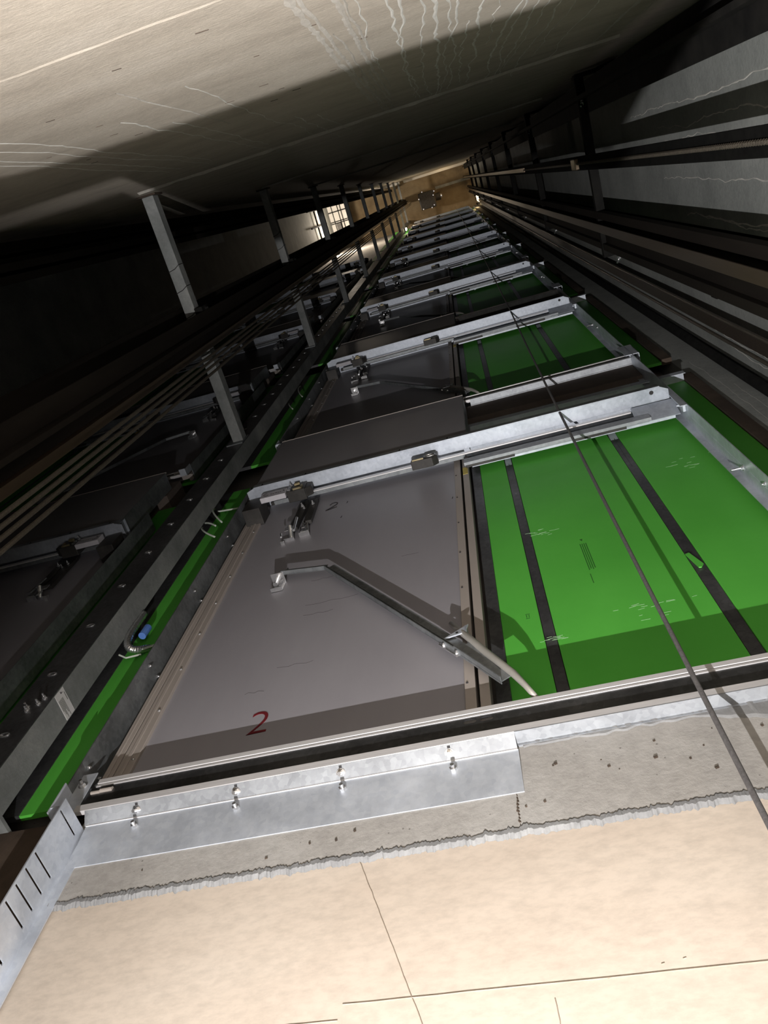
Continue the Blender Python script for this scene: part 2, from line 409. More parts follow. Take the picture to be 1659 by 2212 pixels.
    B().tube([(-.289, 1.3445, z + .405), (-.289, 1.3443, z + .405)], .005, 12).build('bracket_hole', 'black_ink', pl, o)
    l = B().tube([(-.312, 1.362, z + .497), (-.27, 1.356, z + .41), (-.20, 1.345, z + .26), (-.125, 1.34, z + .115), (-.095, 1.345, z + .05), (-.07, 1.36, z + .0)], .0115, 14, rf=lambda i: (.009, .012, .012, .0115, .009, .008)[i])
    l.build('closing_tube', 'tube', r, o, smooth=True)
    out['closer'] = r
    # --- frame: jambs, side plates
    o = (mx(-.82), 1.42, z)
    r = thing('door_frame', o, '', 'door frame')
    B().box(-1.462, -1.426, 1.392, 1.44, z, z + 2.30).box(-1.448, -1.440, 1.388, 1.393, z, z + 2.30).build('jamb', 'jamb', r, o, .002)
    pl = B().box(-.237, -.205, 1.392, 1.44, z, z + 2.26).build('jamb', 'jamb', r, o, .002)
    B().box(-.236, -.21, 1.3905, 1.392, z + 1.98, z + 2.08).build('sticker', 'yellow', pl, o)
    l = B().box(-1.494, -1.49, 1.312, 1.43, z - .05, z + 2.42).box(-1.494, -1.462, 1.426, 1.43, z - .05, z + 2.42)
    pl = l.build('side_plate', 'galv_dull', r, o)
    for zz in (.06, .615, 1.2, 1.78, 2.28):
        s = B(); s.bolt((-1.49, 1.343, z + zz), (1, 0, 0), .0065, .007, .004, False); s.build('bolt', 'zinc', pl, o)
        s = B(); s.bolt((-1.49, 1.406, z + zz + .02), (1, 0, 0), .0065, .007, .004, False); s.build('bolt', 'zinc', pl, o)
    l = B().box(.90, .904, 1.300, 1.405, z - .12, z + 3.18).box(.87, .904, 1.401, 1.405, z - .12, z + 3.18).box(.8985, .9, 1.352, 1.355, z - .12, z + 2.4)
    pl = l.build('side_angle', 'galv', r, o)
    s = B(); s.bolt((.90, 1.36, z + 1.21), (-1, 0, 0), .009, .01, .035); s.build('bolt', 'zinc', pl, o)
    s = B(); s.bolt((.90, 1.34, z + .98), (-1, 0, 0), .007, .006, .004); s.build('bolt', 'zinc', pl, o)
    out['frame'] = r
    # --- header
    o = (mx(-.27), 1.36, z + 2.1)
    r = thing('door_header', o, '', 'door header')
    l = B().prism([(-1.394, 1.246), (.830, 1.246), (.872, 1.268), (.872, 1.320), (-1.44, 1.320), (-1.44, 1.262)], 'z', z + 2.166, z + 2.169)
    l.box(-1.394, .830, 1.242, 1.247, z + 2.163, z + 2.172).box(-1.42, .84, 1.262, 1.40, z + 2.262, z + 2.266).box(-1.42, .84, 1.2615, 1.264, z + 2.169, z + 2.266)
    l.prism([(1.318, z + 2.152), (1.368, z + 2.035), (1.371, z + 2.036), (1.321, z + 2.153)], 'x', .67, .885)
    pl = l.build('cover_plate', 'galv_header', r, o, .001)
    B().tube([(.787, 1.268, z + 2.1659), (.787, 1.268, z + 2.1656)], .011, 16).build('hole', 'black_ink', pl, o)
    for x in (-1.42, -1.15, -.87, -.58, -.30): B().tube([(x * .955, 1.250, z + 2.169), (x * .955 + .004, 1.250, z + 2.215)], .0035, 6).build('fixing_pin', 'black_ink', pl, o)
    B().box(-1.17, .66, 1.317, 1.324, z + 2.085, z + 2.118).build('upper_track', 'alu', r, o, .003)
    B().box(-1.30, -.215, 1.338, 1.362, z + 2.135, z + 2.165).build('track_web', 'galv_dull', r, o, .001)
    B().box(-.22, .74, 1.345, 1.361, z + 2.020, z + 2.088).box(-.22, .74, 1.345, 1.39, z + 2.084, z + 2.088).build('lower_track', 'galv_mid', r, o, .001)
    for a in (-.215, .36): B().box(a, a + .26, 1.365, 1.386, z + 2.05, z + 2.07).build('track_shoe', 'dark', r, o, .002)
    l = B().box(-.185, .872, 1.388, 1.402, z + 2.092, z + 2.107).box(-.185, .872, 1.402, 1.405, z + 2.092, z + 2.33)
    l.build('bottom_channel', 'galv', r, o, .001)
    B().box(-1.33, -.24, 1.352, 1.372, z + 2.168, z + 2.20).build('hanger_rail', 'dark', r, o, .001)
    pl = B().box(-1.338, -1.192, 1.272, 1.302, z + 2.035, z + 2.115).build('switch_box', 'plastic_grey', r, o, .003)
    s = B().tube([(-1.305 + .018 * math.cos(a * PI / 8), 1.2715, z + 2.078 + .018 * math.sin(a * PI / 8)) for a in range(4, 15)], .0012, 5)
    for x in (-1.28, -1.268, -1.255, -1.247, -1.236, -1.225): s.tube([(x, 1.2715, z + 2.07), (x + .004, 1.2715, z + 2.075)], .0016, 5)
    s.screw((-1.207, 1.272, z + 2.085), (0, -1, 0), .004)
    s.build('box_marking', 'black_ink', pl, o)
    B().box(-1.44, -1.34, 1.30, 1.40, z + 1.98, z + 2.13).build('end_block', 'dark', r, o, .003)
    l = B().box(-1.188, -1.085, 1.275, 1.34, z + 2.045, z + 2.15).prism([(-1.085, z + 2.05), (-1.05, z + 2.075), (-1.05, z + 2.11), (-1.085, z + 2.14)], 'y', 1.28, 1.33)
    pl = l.build('lock_body', 'dark', r, o, .003)
    l = B().box(-1.15, -1.10, 1.266, 1.276, z + 2.055, z + 2.065).box(-1.108, -1.10, 1.266, 1.276, z + 2.055, z + 2.10).tube([(-1.15, 1.268, z + 2.12), (-1.12, 1.268, z + 2.125)], .009, 10)
    l.build('contact', 'brass', pl, o)
    for a in (.06, .085): B().box(-1.182, -1.165, 1.268, 1.276, z + 2 + a, z + 2.015 + a).build('terminal', 'zinc', pl, o)
    B().bolt((-1.175, 1.275, z + 2.135), (0, -1, 0), .007).build('bolt', 'zinc', pl, o)
    l = B().prism([(-.49, z + 2.035), (-.375, z + 2.03), (-.345, z + 2.055), (-.36, z + 2.085), (-.42, z + 2.09), (-.485, z + 2.085)], 'y', 1.276, 1.325)
    pl = l.build('rope_clamp', 'dark', r, o, .003)
    loop = [(-.385 + .028 * math.cos(a), 1.272, z + 2.063 + .014 * math.sin(a)) for a in [i * PI / 8 for i in range(17)]]
    B().tube(loop, .004, 8).build('clamp_loop', 'zinc', pl, o)
    B().box(-.48, -.42, 1.27, 1.277, z + 2.04, z + 2.055).build('contact', 'brass', pl, o)
    l = B().box(.868, .899, 1.30, 1.304, z + 1.95, z + 2.27)
    for i in range(3): l.box(.885, .899, 1.306, 1.345, z + 1.98 + i * .09, z + 2.03 + i * .09)
    l.bolt((.895, 1.33, z + 2.05), (-1, 0, 0), .009)
    l.build('end_bracket', 'galv', r, o, .001)
    out['header'] = r
    # --- sill
    o = (mx(-.27), 1.36, z - .1)
    r = thing('door_sill', o, '', 'sill')
    l = B().prism([(1.348, z - .034), (1.348, z - .027), (1.353, z - .026), (1.353, z - .022), (1.347, z - .021), (1.347, z - .003), (1.350, z), (1.385, z), (1.385, z - .034)], 'x', -1.42, .90)
    l.build('sill_nose', 'alu', r, o)
    l = B()
    # vertical plate with two oval cut-outs near the middle
    HX = (-.263, -.216); ZT, ZB_ = z - .034, z - .122
    xs = [-1.44, HX[0] - .026, HX[0] + .018, HX[1] - .018, HX[1] + .02, .90]
    zc, hh = z - .052, .0085
    l.box(-1.44, .90, 1.350, 1.353, ZB_, zc - hh)
    l.box(-1.44, .90, 1.350, 1.353, zc + hh, ZT)
    for a, b in ((-1.44, HX[0] - .019), (HX[0] + .019, HX[1] - .019), (HX[1] + .019, .90)): l.box(a, b, 1.350, 1.353, zc - hh, zc + hh)
    for hx in HX:
        for sg in (-1, 1):                      # rounded ends of the ovals
            for q in (-1, 1):
                pts = [(hx + sg * .0195, zc + q * hh)] + [(hx + sg * (.0105 + .0085 * math.sin(t * PI / 12)), zc + q * .0085 * math.cos(t * PI / 12)) for t in range(0, 7)]
                l.prism(pts, 'y', 1.350, 1.353)
    l.build('front_plate', 'sill_steel', r, o)
    B().box(-1.44, .90, 1.336, 1.352, z - .145, z - .118).build('lower_lip', 'alu', r, o, .0015)
    l = B().prism([(1.336, z - .1455), (1.380, z - .150), (1.380, z - .147), (1.336, z - .1425)], 'x', -.145, .94).box(-.145, .94, 1.372, 1.379, z - .157, z - .147)
    l.build('support_flange', 'galv_mid', r, o)
    l = B()
    l.tube([(-1.375 - .02, 1.3496, z - .055), (-1.375 + .02, 1.3496, z - .055)], .0075, 10).tube([(-1.425, 1.3496, z - .058), (-1.395, 1.3496, z - .058)], .006, 10)
    l.build('plug', 'jamb', r, o)
    l = B().box(-1.494, -1.44, 1.345, 1.349, z - .15, z + .03).box(-1.494, -1.49, 1.30, 1.349, z - .17, z - .05).box(-1.494, -1.44, 1.30, 1.349, z - .153, z - .149)
    pl = l.build('end_bracket', 'galv', r, o, .001)
    B().bolt((-1.468, 1.345, z - .02), (0, -1, 0), .010).build('bolt', 'zinc', pl, o)
    l = B().box(.86, .945, 1.30, 1.304, z - .20, z + .05).box(.941, .945, 1.30, 1.40, z - .20, z + .0)
    for i in range(6): l.box(.9405, .9415, 1.335, 1.39, z - .18 + i * .012, z - .175 + i * .012)
    l.build('end_bracket', 'galv', r, o, .001)
    out['sill'] = r
    # --- grey fascia (toe guard) of the upper landings
    o = (mx(-.81), 1.295, z - .55)
    r = thing('toe_guard', o, '', 'toe guard')
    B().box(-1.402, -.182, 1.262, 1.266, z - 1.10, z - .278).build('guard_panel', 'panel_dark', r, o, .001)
    B().box(-1.406, -.178, 1.259, 1.268, z - .280, z - .274).build('top_rim', 'jamb', r, o)
    B().box(-.182, -.178, 1.262, 1.376, z - 1.10, z - .29).build('side_return', 'galv_dull', r, o)
    B().box(-1.406, -1.402, 1.262, 1.376, z - 1.10, z - .29).build('side_return', 'galv_dull', r, o)
    out['guard'] = r
    # --- green lining right of the door
    o = (mx(.45), 1.45, z)
    r = thing('shaft_lining', o, '', 'lining')
    l = B()
    for a, b in ((-.150, -.016), (.024, .537), (.582, 1.105)): l.box(a, b, 1.445, 1.465, z - .03, z + 2.80)
    l.build('green_board', 'green', r, o, .002)
    for a, b in ((-.016, .024), (.537, .582)):
        l = B().box(a + .002, b - .002, 1.448, 1.47, z - .03, z + 2.80).box((a + b) / 2 - .0015, (a + b) / 2 + .0015, 1.446, 1.449, z + 1.7, z + 2.2)
        pl = l.build('steel_stud', 'stud', r, o)
        B().prism([(1.449, z + 2.10), (1.436, z + 2.20), (1.438, z + 2.21), (1.452, z + 2.13)], 'x', a + .004, b - .004).build('stud_clip', 'galv', pl, o)
    l = B().box(-.194, -.150, 1.436, 1.47, z - .03, z + 2.30)
    l.build('edge_channel', 'stud', r, o, .001)
    l = B().box(-.20, 1.105, 1.385, 1.45, z + 2.79, z + 2.795).box(-.20, 1.105, 1.383, 1.386, z + 2.74, z + 2.795).box(-.20, -.17, 1.383, 1.386, z + 2.4, z + 2.79)
    l.build('top_channel', 'galv', r, o)
    for a in (.10, .60): B().box(a, a + .025, 1.440, 1.447, z + 2.35, z + 2.79).build('steel_stud', 'galv', r, o)
    l = B().box(1.105, 1.17, 1.43, 1.47, z - .03, z + 2.88)
    l.build('edge_batten', 'rust', r, o)
    out['lining'] = r
    return out

def describe(t, kind, k, mir):
    lev = ORD[k]
    sh = 'left' if mir else 'right-hand'
    txt = {'door': 'grey steel sliding landing door, %s of the %s shaft', 'closer': 'bent steel closer arm on the %s landing door of the %s shaft',
           'frame': 'beige jambs and steel side plates around the %s door of the %s shaft', 'header': 'galvanised header track above the %s door of the %s shaft',
           'sill': 'metal sill under the %s door of the %s shaft', 'guard': 'dark grey fascia plate under the %s sill of the %s shaft',
           'lining': 'green fireboard lining beside the %s door of the %s shaft'}[kind]
    t['label'] = txt % (lev, sh)
    t['group'] = {'door': 'landing doors', 'closer': 'door closers', 'frame': 'door frames', 'header': 'door headers', 'sill': 'door sills', 'guard': 'fascia plates', 'lining': 'green linings'}[kind] + (' of the left shaft' if mir else ' of the near shaft')
for mir, n in ((False, NL), (True, 6)):
    P = landing_parts(mir)
    for kind, proto in P.items():
        for k in range(n):
            if kind == 'closer' and k > (3 if not mir else 1): continue
            if kind == 'guard' and k == 0: continue
            t = proto if (k == (1 if kind == 'guard' else 0)) else copy_tree(proto)
            base = proto['z0'] if 'z0' in proto else proto.location.z
            proto['z0'] = base
            t.location.z = base + PITCH * k
            describe(t, kind, k, mir)
for ob in bpy.data.objects:
    if 'z0' in ob: del ob['z0']

# --- details only on the lowest landing of the near shaft
low = {o['category']: o for o in bpy.data.objects if 'lowest' in o.get('label', '') and 'right-hand' in o['label']}
def child_mesh(mb, name, mat, parent, **kw): return mb.build(name, mat, parent, tuple(parent.location), **kw)
door = low['door']
def text_child(txt, name, mat, parent, x, y, z, size):
    c = bpy.data.curves.new(name, 'FONT'); c.body = txt; c.size = size; c.offset = -.0025; c.extrude = .0006; c.resolution_u = 6
    tmp = bpy.data.objects.new(name, c); COL.objects.link(tmp)
    dg = bpy.context.evaluated_depsgraph_get(); me = bpy.data.meshes.new_from_object(tmp.evaluated_get(dg))
    bpy.data.objects.remove(tmp)
    me.transform(Matrix.Translation(Vector((x, y, z)) - parent.location) @ Matrix.Rotation(PI / 2, 4, 'X'))
    me.materials.clear(); me.materials.append(M[mat])
    o = bpy.data.objects.new(name, me); COL.objects.link(o); o.parent = parent
    return o
t = text_child('2', 'floor_number', 'red', door, -1.003, 1.3992, 1.937, .165); t['label'] = 'red painted number 2'
s = MB()
s.tube([(-.972, 1.3995, 3.815), (-.962, 1.3995, 3.832), (-.945, 1.3995, 3.838), (-.930, 1.3995, 3.826), (-.932, 1.3995, 3.806), (-.955, 1.3995, 3.778), (-.988, 1.3995, 3.748), (-.985, 1.3995, 3.747), (-.955, 1.3995, 3.756), (-.928, 1.3995, 3.768)], .0028, 6)
t = child_mesh(s, 'marker_number', 'black_ink', door); t['label'] = 'handwritten black number 2'
s = MB()
for p in ((-.875, 3.79), (-.885, 3.60), (-.30, 3.5)): s.tube([(p[0], 1.3996, p[1]), (p[0] + .004, 1.3996, p[1] + .02)], .0018, 5)
child_mesh(s, 'marker_tick', 'black_ink', door)
s = MB()
for i in range(6):
    x = random.uniform(-1.1, -.5); z = random.uniform(2.15, 3.0); l_ = random.uniform(.05, .25)
    s.tube([(x + j * l_ / 6, 1.4, z + .012 * noise.noise((x * 9 + j, z, 2))) for j in range(7)], .0005, 4)
child_mesh(s, 'scratch', 'dark', door)

# short galvanised toe guard under the lowest sill
o = (-.76, 1.37, 1.5)
r = tag(bpy.data.objects.new('toe_guard', None), 'bright galvanised toe guard bolted under the sill of the lowest door', 'toe guard'); r.location = o; COL.objects.link(r)
a = MB().prism([(1.337, Z0 - .146), (1.3665, Z0 - .176), (1.3685, Z0 - .1755), (1.339, Z0 - .1445)], 'x', -1.40, -.145).build('top_flange', 'galv_mid', r, o)
b = MB().prism([(1.3665, Z0 - .176), (1.3695, Z0 - .176), (1.3785, Z0 - .318), (1.3755, Z0 - .318)], 'x', -1.395, -.143).build('guard_sheet', 'galv', r, o)
b2 = MB().box(-1.395, -.145, 1.3645, 1.3685, Z0 - .1785, Z0 - .1755).build('fold', 'alu', r, o)
for x in (-1.235, -.93, -.624, -.322):
    s = MB(); d = Vector((0, -.62, -.78))
    p = Vector((x, 1.3545, Z0 - .1615)); s.bolt(p, d, .009, .007, .012); s.build('bolt', 'zinc', r, o)
    s = MB(); s.bar(p + Vector((-.004, -.012, .0095)), p + Vector((.004, -.012, .0095)), .009, .002, (0, .62, .78)); s.build('slot', 'black_ink', r, o)
    s = MB(); s.bolt((x + .006, 1.3715, Z0 - .208), (0, -1, 0), .010, .009, .010); s.build('bolt', 'zinc', r, o)
# slotted plate at the left end of the sill
o = (-1.402, 1.30, 1.3)
r = tag(bpy.data.objects.new('slotted_bracket', None), 'galvanised slotted bracket running down at the left end of the lowest sill', 'bracket'); r.location = o; COL.objects.link(r)
zs = [1.567, 1.422, 1.372, 1.323, 1.274, 1.178, 1.13, 1.08]
s = MB(); y0, y1, top, bot = 1.250, 1.379, 1.605, .85
edges = [top]
for z in zs: edges += [z + .0045, z - .0045]
edges.append(bot)
for i in range(0, len(edges), 2): s.box(-1.404, -1.400, y0, y1, edges[i + 1], edges[i])
for z in zs: s.box(-1.404, -1.400, y0, 1.257, z - .0045, z + .0045); s.box(-1.404, -1.400, 1.350, y1, z - .0045, z + .0045)
s.build('slotted_plate', 'galv', r, o)
MB().box(-1.404, -1.368, 1.3755, 1.379, bot, top).build('wall_leg', 'galv', r, o)

# printing, dust and the torn flap on the lowest green lining
lin = low['lining']
s = MB()
s.prism([(.206, 2.86), (.218, 2.862), (.214, 2.842)], 'y', 1.4444, 1.445)
for j in range(4): s.box(.200 + j * .0075, .2035 + j * .0075, 1.4444, 1.445, 2.60 + .008 * (j % 2), 2.82)
s.box(.197, .2, 1.4444, 1.445, 2.50, 2.57)
child_mesh(s, 'printed_marking', 'ink', lin); s = MB()
s.prism([(.91, 2.86), (.922, 2.862), (.918, 2.842)], 'y', 1.4444, 1.445)
for j in range(3): s.box(.905 + j * .008, .9085 + j * .008, 1.4444, 1.445, 2.5, 2.82)
child_mesh(s, 'printed_marking', 'ink', lin); s = MB()
s.box(-.063, -.049, 1.4444, 1.445, 2.352, 2.355); s.box(-.061, -.0585, 1.4444, 1.445, 2.36, 2.377); s.box(-.052, -.0495, 1.4444, 1.445, 2.36, 2.377); s.box(-.063, -.047, 1.4444, 1.445, 2.38, 2.3825)
child_mesh(s, 'printed_marking', 'ink', lin)
s = MB()
for (cx, cz, rr) in ((.33, 2.28, .05), (.80, 3.38, .07), (.07, 3.0, .03), (.02, 2.2, .02)):
    for i in range(16):
        x = cx + random.gauss(0, rr); z = cz + random.gauss(0, rr * .6); q = random.uniform(.002, .006)
        s.bar((x - q * 2.5, 1.4447, z), (x + q * 2.5, 1.4447, z + random.uniform(-1, 1) * q), .0012, .0006)
child_mesh(s, 'scuff', 'dust', lin)['kind'] = 'stuff'
s = MB().prism([(.537, 2.56), (.552, 2.565), (.574, 2.47), (.562, 2.45), (.553, 2.452)], 'y', 1.4415, 1.446)
t = child_mesh(s, 'torn_flap', 'green', lin)

# ------------------------------------------------------------------ divider column and the green strip beside it
for k in range(NL):
    z = Z0 + PITCH * k
    o = (-1.80, 1.45, z)
    t = thing('shaft_lining', o, 'narrow green fireboard strips beside the divider column, %s landing up' % ORD[k], 'lining', 'green strips beside the column')
    MB().box(-1.776, -1.50, 1.455, 1.475, z + .03, z + 2.86).build('green_board', 'green', t, o)
    MB().box(-2.32, -1.90, 1.455, 1.475, z + .03, z + 2.86).build('green_board', 'green', t, o)
    MB().box(-1.88, -1.776, 1.452, 1.475, z + .03, z + 2.86).build('edge_stud', 'stud', t, o)
ocol = (-1.83, 1.30, 1.75)
r = thing('divider_column', ocol, 'tall dusty grey steel column between the two shafts, left of the doors', 'column')
s = MB(); zt = ZC - .02
s.box(-1.761, -1.757, 1.270, 1.385, 1.748, zt).box(-1.80, -1.757, 1.381, 1.385, 1.748, zt)
s.build('side_web', 'rhs', r, ocol, .002)
MB().box(-1.905, -1.757, 1.266, 1.270, 1.748, zt).box(-1.905, -1.901, 1.27, 1.385, 1.748, zt).build('front_flange', 'stud', r, ocol)
MB().box(-1.905, -1.757, 1.27, 1.49, 1.735, 1.748).build('base_plate', 'rhs', r, ocol)
for i in range(30):
    zz = 2.013 + i * .350
    s = MB(); pts = [(-1.845 + .018 * math.cos(a), 1.265, zz + .010 * math.sin(a)) for a in [j * PI / 8 for j in range(17)]]
    s.tube(pts, .0028, 6); s.build('slot_washer', 'zinc', r, ocol)
pl = MB().box(-1.757, -1.7552, 1.273, 1.380, 2.205, 2.268).build('data_label', 'white', r, ocol)
s = MB()
for j in range(6):
    s.box(-1.7553, -1.7547, 1.300, 1.300 + .045 + .016 * (j % 3), 2.211 + j * .0055, 2.2125 + j * .0055)
s.box(-1.7553, -1.7547, 1.278, 1.286, 2.240, 2.243); s.box(-1.7553, -1.7547, 1.284, 1.287, 2.240, 2.252); s.box(-1.7553, -1.7547, 1.290, 1.325, 2.259, 2.261)
s.build('label_print', 'black_ink', pl, ocol)
for p in ((-1.79, 1.266, 2.20), (-1.83, 1.266, 2.14), (-1.80, 1.266, 2.17), (-1.84, 1.266, 2.16)):
    s = MB(); s.bolt(p, (0, -1, 0), .008); s.build('bolt', 'zinc', r, ocol)
# flexible conduit with a blue cap, loose cable tails
o = (-1.72, 1.40, 2.7)
r = thing('flexible_conduit', o, 'ribbed metal conduit end with a blue cap against the green strip by the column', 'conduit')
ctrl = [Vector((-1.752, 1.392, 2.98)), Vector((-1.748, 1.388, 2.85)), Vector((-1.745, 1.375, 2.70)), Vector((-1.715, 1.385, 2.63)), Vector((-1.675, 1.41, 2.68)), Vector((-1.665, 1.45, 2.75))]
def bez(ct, n):
    out = []
    for i in range(n + 1):
        p = list(ct); t_ = i / n
        while len(p) > 1: p = [p[j].lerp(p[j + 1], t_) for j in range(len(p) - 1)]
        out.append(p[0])
    return out
pts = bez(ctrl, 72)
MB().tube(pts, .015, 12, rf=lambda i: .0145 if i % 3 else .0175).build('hose', 'zinc', r, o, smooth=True)
MB().tube([(-1.70, 1.41, 2.80), (-1.698, 1.41, 2.87)], .017, 14).build('cap', 'blue', r, o)
MB().tube([(-1.745, 1.40, 2.655), (-1.71, 1.41, 2.635), (-1.665, 1.43, 2.675)], .004, 8).build('clip', 'wire', r, o)
MB().bar((-1.665, 1.42, 2.70), (-1.62, 1.44, 2.755), .016, .004).build('tie_end', 'wire', r, o)
tails = [([(-1.68, 1.33, 4.02), (-1.672, 1.30, 3.95), (-1.63, 1.30, 3.85), (-1.565, 1.33, 3.77)], 'upper curved white cable tail poking out beside the column'),
         ([(-1.645, 1.33, 3.965), (-1.60, 1.335, 3.965), (-1.505, 1.34, 3.963)], 'straight thin cable running from the column towards the door frame'),
         ([(-1.678, 1.33, 3.76), (-1.66, 1.31, 3.69), (-1.61, 1.31, 3.61), (-1.547, 1.33, 3.571)], 'lower curved white cable tail poking out beside the column'),
         ([(-1.681, 1.33, 3.823), (-1.64, 1.32, 3.79), (-1.592, 1.33, 3.737)], 'short straight cable tail between the two curved ones'),
         ([(-1.66, 1.33, 6.9), (-1.66, 1.30, 6.75), (-1.61, 1.30, 6.5), (-1.56, 1.33, 6.42)], 'curved cable tail beside the column one floor up'),
         ([(-1.66, 1.33, 6.3), (-1.63, 1.31, 6.15), (-1.58, 1.33, 6.05)], 'short cable tail beside the column one floor up')]
tails = [([tuple(c * 1.0526 for c in v) for v in p], lab) for p, lab in tails]
for p, lab in tails:
    c = Vector(p[0]); q = bez([Vector(v) for v in p], 14)
    s = MB().tube(q, .0055, 8); tag(s.build('cable_tail', 'wire', None, tuple(c), smooth=True), lab, 'cable', 'loose cable tails')

# ------------------------------------------------------------------ divider beams (one per floor)
zb = [5.17 + 3.46 * k for k in range(10)]
for k, z in enumerate(zb):
    o = (-1.80, .42, z)
    r = thing('divider_beam', o, 'dusty grey box beam spanning between the two shafts, %s up from the pit' % ORD[k], 'beam', 'divider beams')
    MB().box(-1.845, -1.768, YB + .012, 1.262, z, z + .10).build('box_section', 'rhs', r, o, .004)
    MB().box(-1.87, -1.745, YB + .001, YB + .012, z - .015, z + .13).build('wall_plate', 'rust', r, o)
    MB().box(-1.88, -1.76, 1.258, 1.265, z - .06, z + .13).build('end_plate', 'galv_dull', r, o)
    if k < 2:
        for y in (.02, .16, .33, .60):
            s = MB().tube([(-1.768, y, z + .1), (-1.765, y, z - .002), (-1.80, y + .02, z - .003), (-1.848, y + .03, z - .002)], .0025, 5)
            s.build('binding_wire', 'black_ink', r, o)
# a thin bent bracket on the back wall left of the beam
s = MB().bar((-2.86, YB + .02, 6.7), (-2.70, YB + .02, 7.1), .012, .03, (0, 1, 0)); s.bolt((-2.80, YB + .03, 6.9), (0, 1, 0), .012)
tag(s.build('wall_anchor', 'zinc', None, (-2.78, YB + .02, 6.9)), 'small metal strip fixed on the back wall left of the nearest divider beam', 'bracket')

# ------------------------------------------------------------------ rails and ropes on the left
def t_rail(x, y, tip, lab, grp, w=.13):
    o = (x, y, ZF); r = thing('guide_rail', o, lab, 'guide rail', grp)
    d = 1 if tip > x else -1
    MB().box(min(x, x + d * .012), max(x, x + d * .012), y - w / 2, y + w / 2, ZF + .02, ZC - .3).build('rail_base', 'rail', r, o, .002)
    MB().box(min(x, tip), max(x, tip), y - .012, y + .012, ZF + .02, ZC - .3).build('rail_blade', 'rail', r, o, .002)
    return r, o
r, o = t_rail(-1.715, .4425, -1.63, 'dark oily guide rail on the divider beams, beside the four ropes', 'guide rails on the divider beams', .205)
MB().box(-1.70, -1.655, .515, .553, ZF + .02, ZC - .4).build('running_edge_or_sheen', 'brass_edge', r, o)
for k, z in enumerate(zb):
    s = MB().box(-1.766, -1.712, .31, .58, z - .02, z + .12).bolt((-1.712, .33, z + .05), (1, 0, 0), .014).bolt((-1.712, .56, z + .05), (1, 0, 0), .014)
    s.build('rail_clip', 'black_steel', r, o)
t_rail(-1.90, .40, -1.99, 'dark guide rail of the left-hand shaft on the far side of the divider beams', 'guide rails on the divider beams', .22)
t_rail(-2.2, -.18, -2.3, 'dark guide rail standing near the back wall in the left-hand shaft', 'guide rails in the left-hand shaft', .10)
t_rail(-2.6, -.31, -2.7, 'dark guide rail furthest left along the back wall', 'guide rails in the left-hand shaft', .16)
for i, (y, lab) in enumerate(((.535, 'upper'), (.562, 'second'), (.590, 'third'), (.622, 'lowest'))):
    s = MB().tube([(-1.50, y, ZF + .1), (-1.50, y, 12), (-1.50, y, ZC - .5)], .0085, 8)
    tag(s.build('steel_rope', 'rope', None, (-1.50, y, ZF + .1)), 'taut steel rope beside the left guide rail, %s of the four in the photo' % lab, 'rope', 'ropes by the left guide rail')

# ------------------------------------------------------------------ right-hand side: counterweight brackets, rails, belt, ropes
BX = 1.10
for k in range(8):
    z = 6.45 + 3.6 * k
    o = (BX, .25, z)
    r = thing('rail_bracket', o, 'black counterweight rail bracket on the right wall, %s up from the pit' % ORD[k], 'bracket', 'counterweight rail brackets')
    MB().box(BX - .005, BX + .06, YB + .03, .90, z, z + .07).build('cross_bar', 'black_steel', r, o, .003)
    s = MB().box(BX - .01, XR - .001, YB + .03, YB + .045, z - .02, z + .10)
    s.prism([(BX, z - .02), (BX + .14, z - .02), (BX + .20, z - .28), (BX + .235, z - .30), (XR - .002, z - .05), (XR - .002, z + .1), (BX, z + .1)], 'y', YB + .02, YB + .03)
    s.build('gusset', 'black_steel', r, o)
    MB().box(BX + .0, XR - .001, .84, .90, z + .005, z + .065).build('wall_arm', 'black_steel', r, o, .003)
    for p in ((BX + .19, YB + .05, z - .16), (BX + .03, -.22, z - .003), (BX + .10, .93, z - .02), (BX + .13, .82, z - .004)):
        s = MB(); s.bolt(p, (-.5, .5, -.6), .014, .014, .03); s.build('bolt', 'zinc', r, o)
def upright(name, x0, x1, y0, y1, mat, lab, cat, top=ZC - .4, grp=None):
    s = MB().box(x0, x1, y0, y1, ZF + .02, top); return tag(s.build(name, mat, None, ((x0 + x1) / 2, (y0 + y1) / 2, ZF + .02), .003), lab, cat, grp)
o = (1.13, .70, ZF)
r = thing('guide_rail', o, 'dark guide rail with a tan running edge along the right wall', 'guide rail')
MB().box(1.09, 1.16, .545, .60, ZF, ZC - .4).box(1.13, 1.16, .545, .84, ZF, ZC - .4).box(1.10, 1.16, .79, .84, ZF, ZC - .4).build('channel', 'rail', r, o, .002)
MB().box(1.05, 1.13, .655, .672, ZF, ZC - .4).build('rail_blade', 'rail', r, o)
MB().box(1.044, 1.05, .615, .675, ZF, ZC - .4).build('running_edge_or_sheen', 'brass_edge', r, o)
o = (1.13, -.24, ZF)
r = thing('guide_rail', o, 'dark guide rail in the corner between the back wall and the right wall', 'guide rail')
MB().box(1.13, 1.15, -.345, -.14, ZF, ZC - .4).build('rail_base', 'black_steel', r, o)
MB().box(1.06, 1.13, -.26, -.235, ZF, ZC - .4).build('rail_blade', 'black_steel', r, o)
o = (1.0, .17, ZF)
r = thing('compensation_belt', o, 'wide black belt with a ribbed centre strip hanging in front of the right wall', 'belt')
MB().box(1.0, 1.012, .124, .222, ZF + .1, ZC - .6).build('belt_band', 'rubber', r, o, .003)
pts = [(.992, .172, 1.5 + i * .0115) for i in range(760)]
MB().tube(pts, .008, 6, rf=lambda i: .0105 if i % 2 else .0055).build('ribbed_strip', 'rope', r, o)
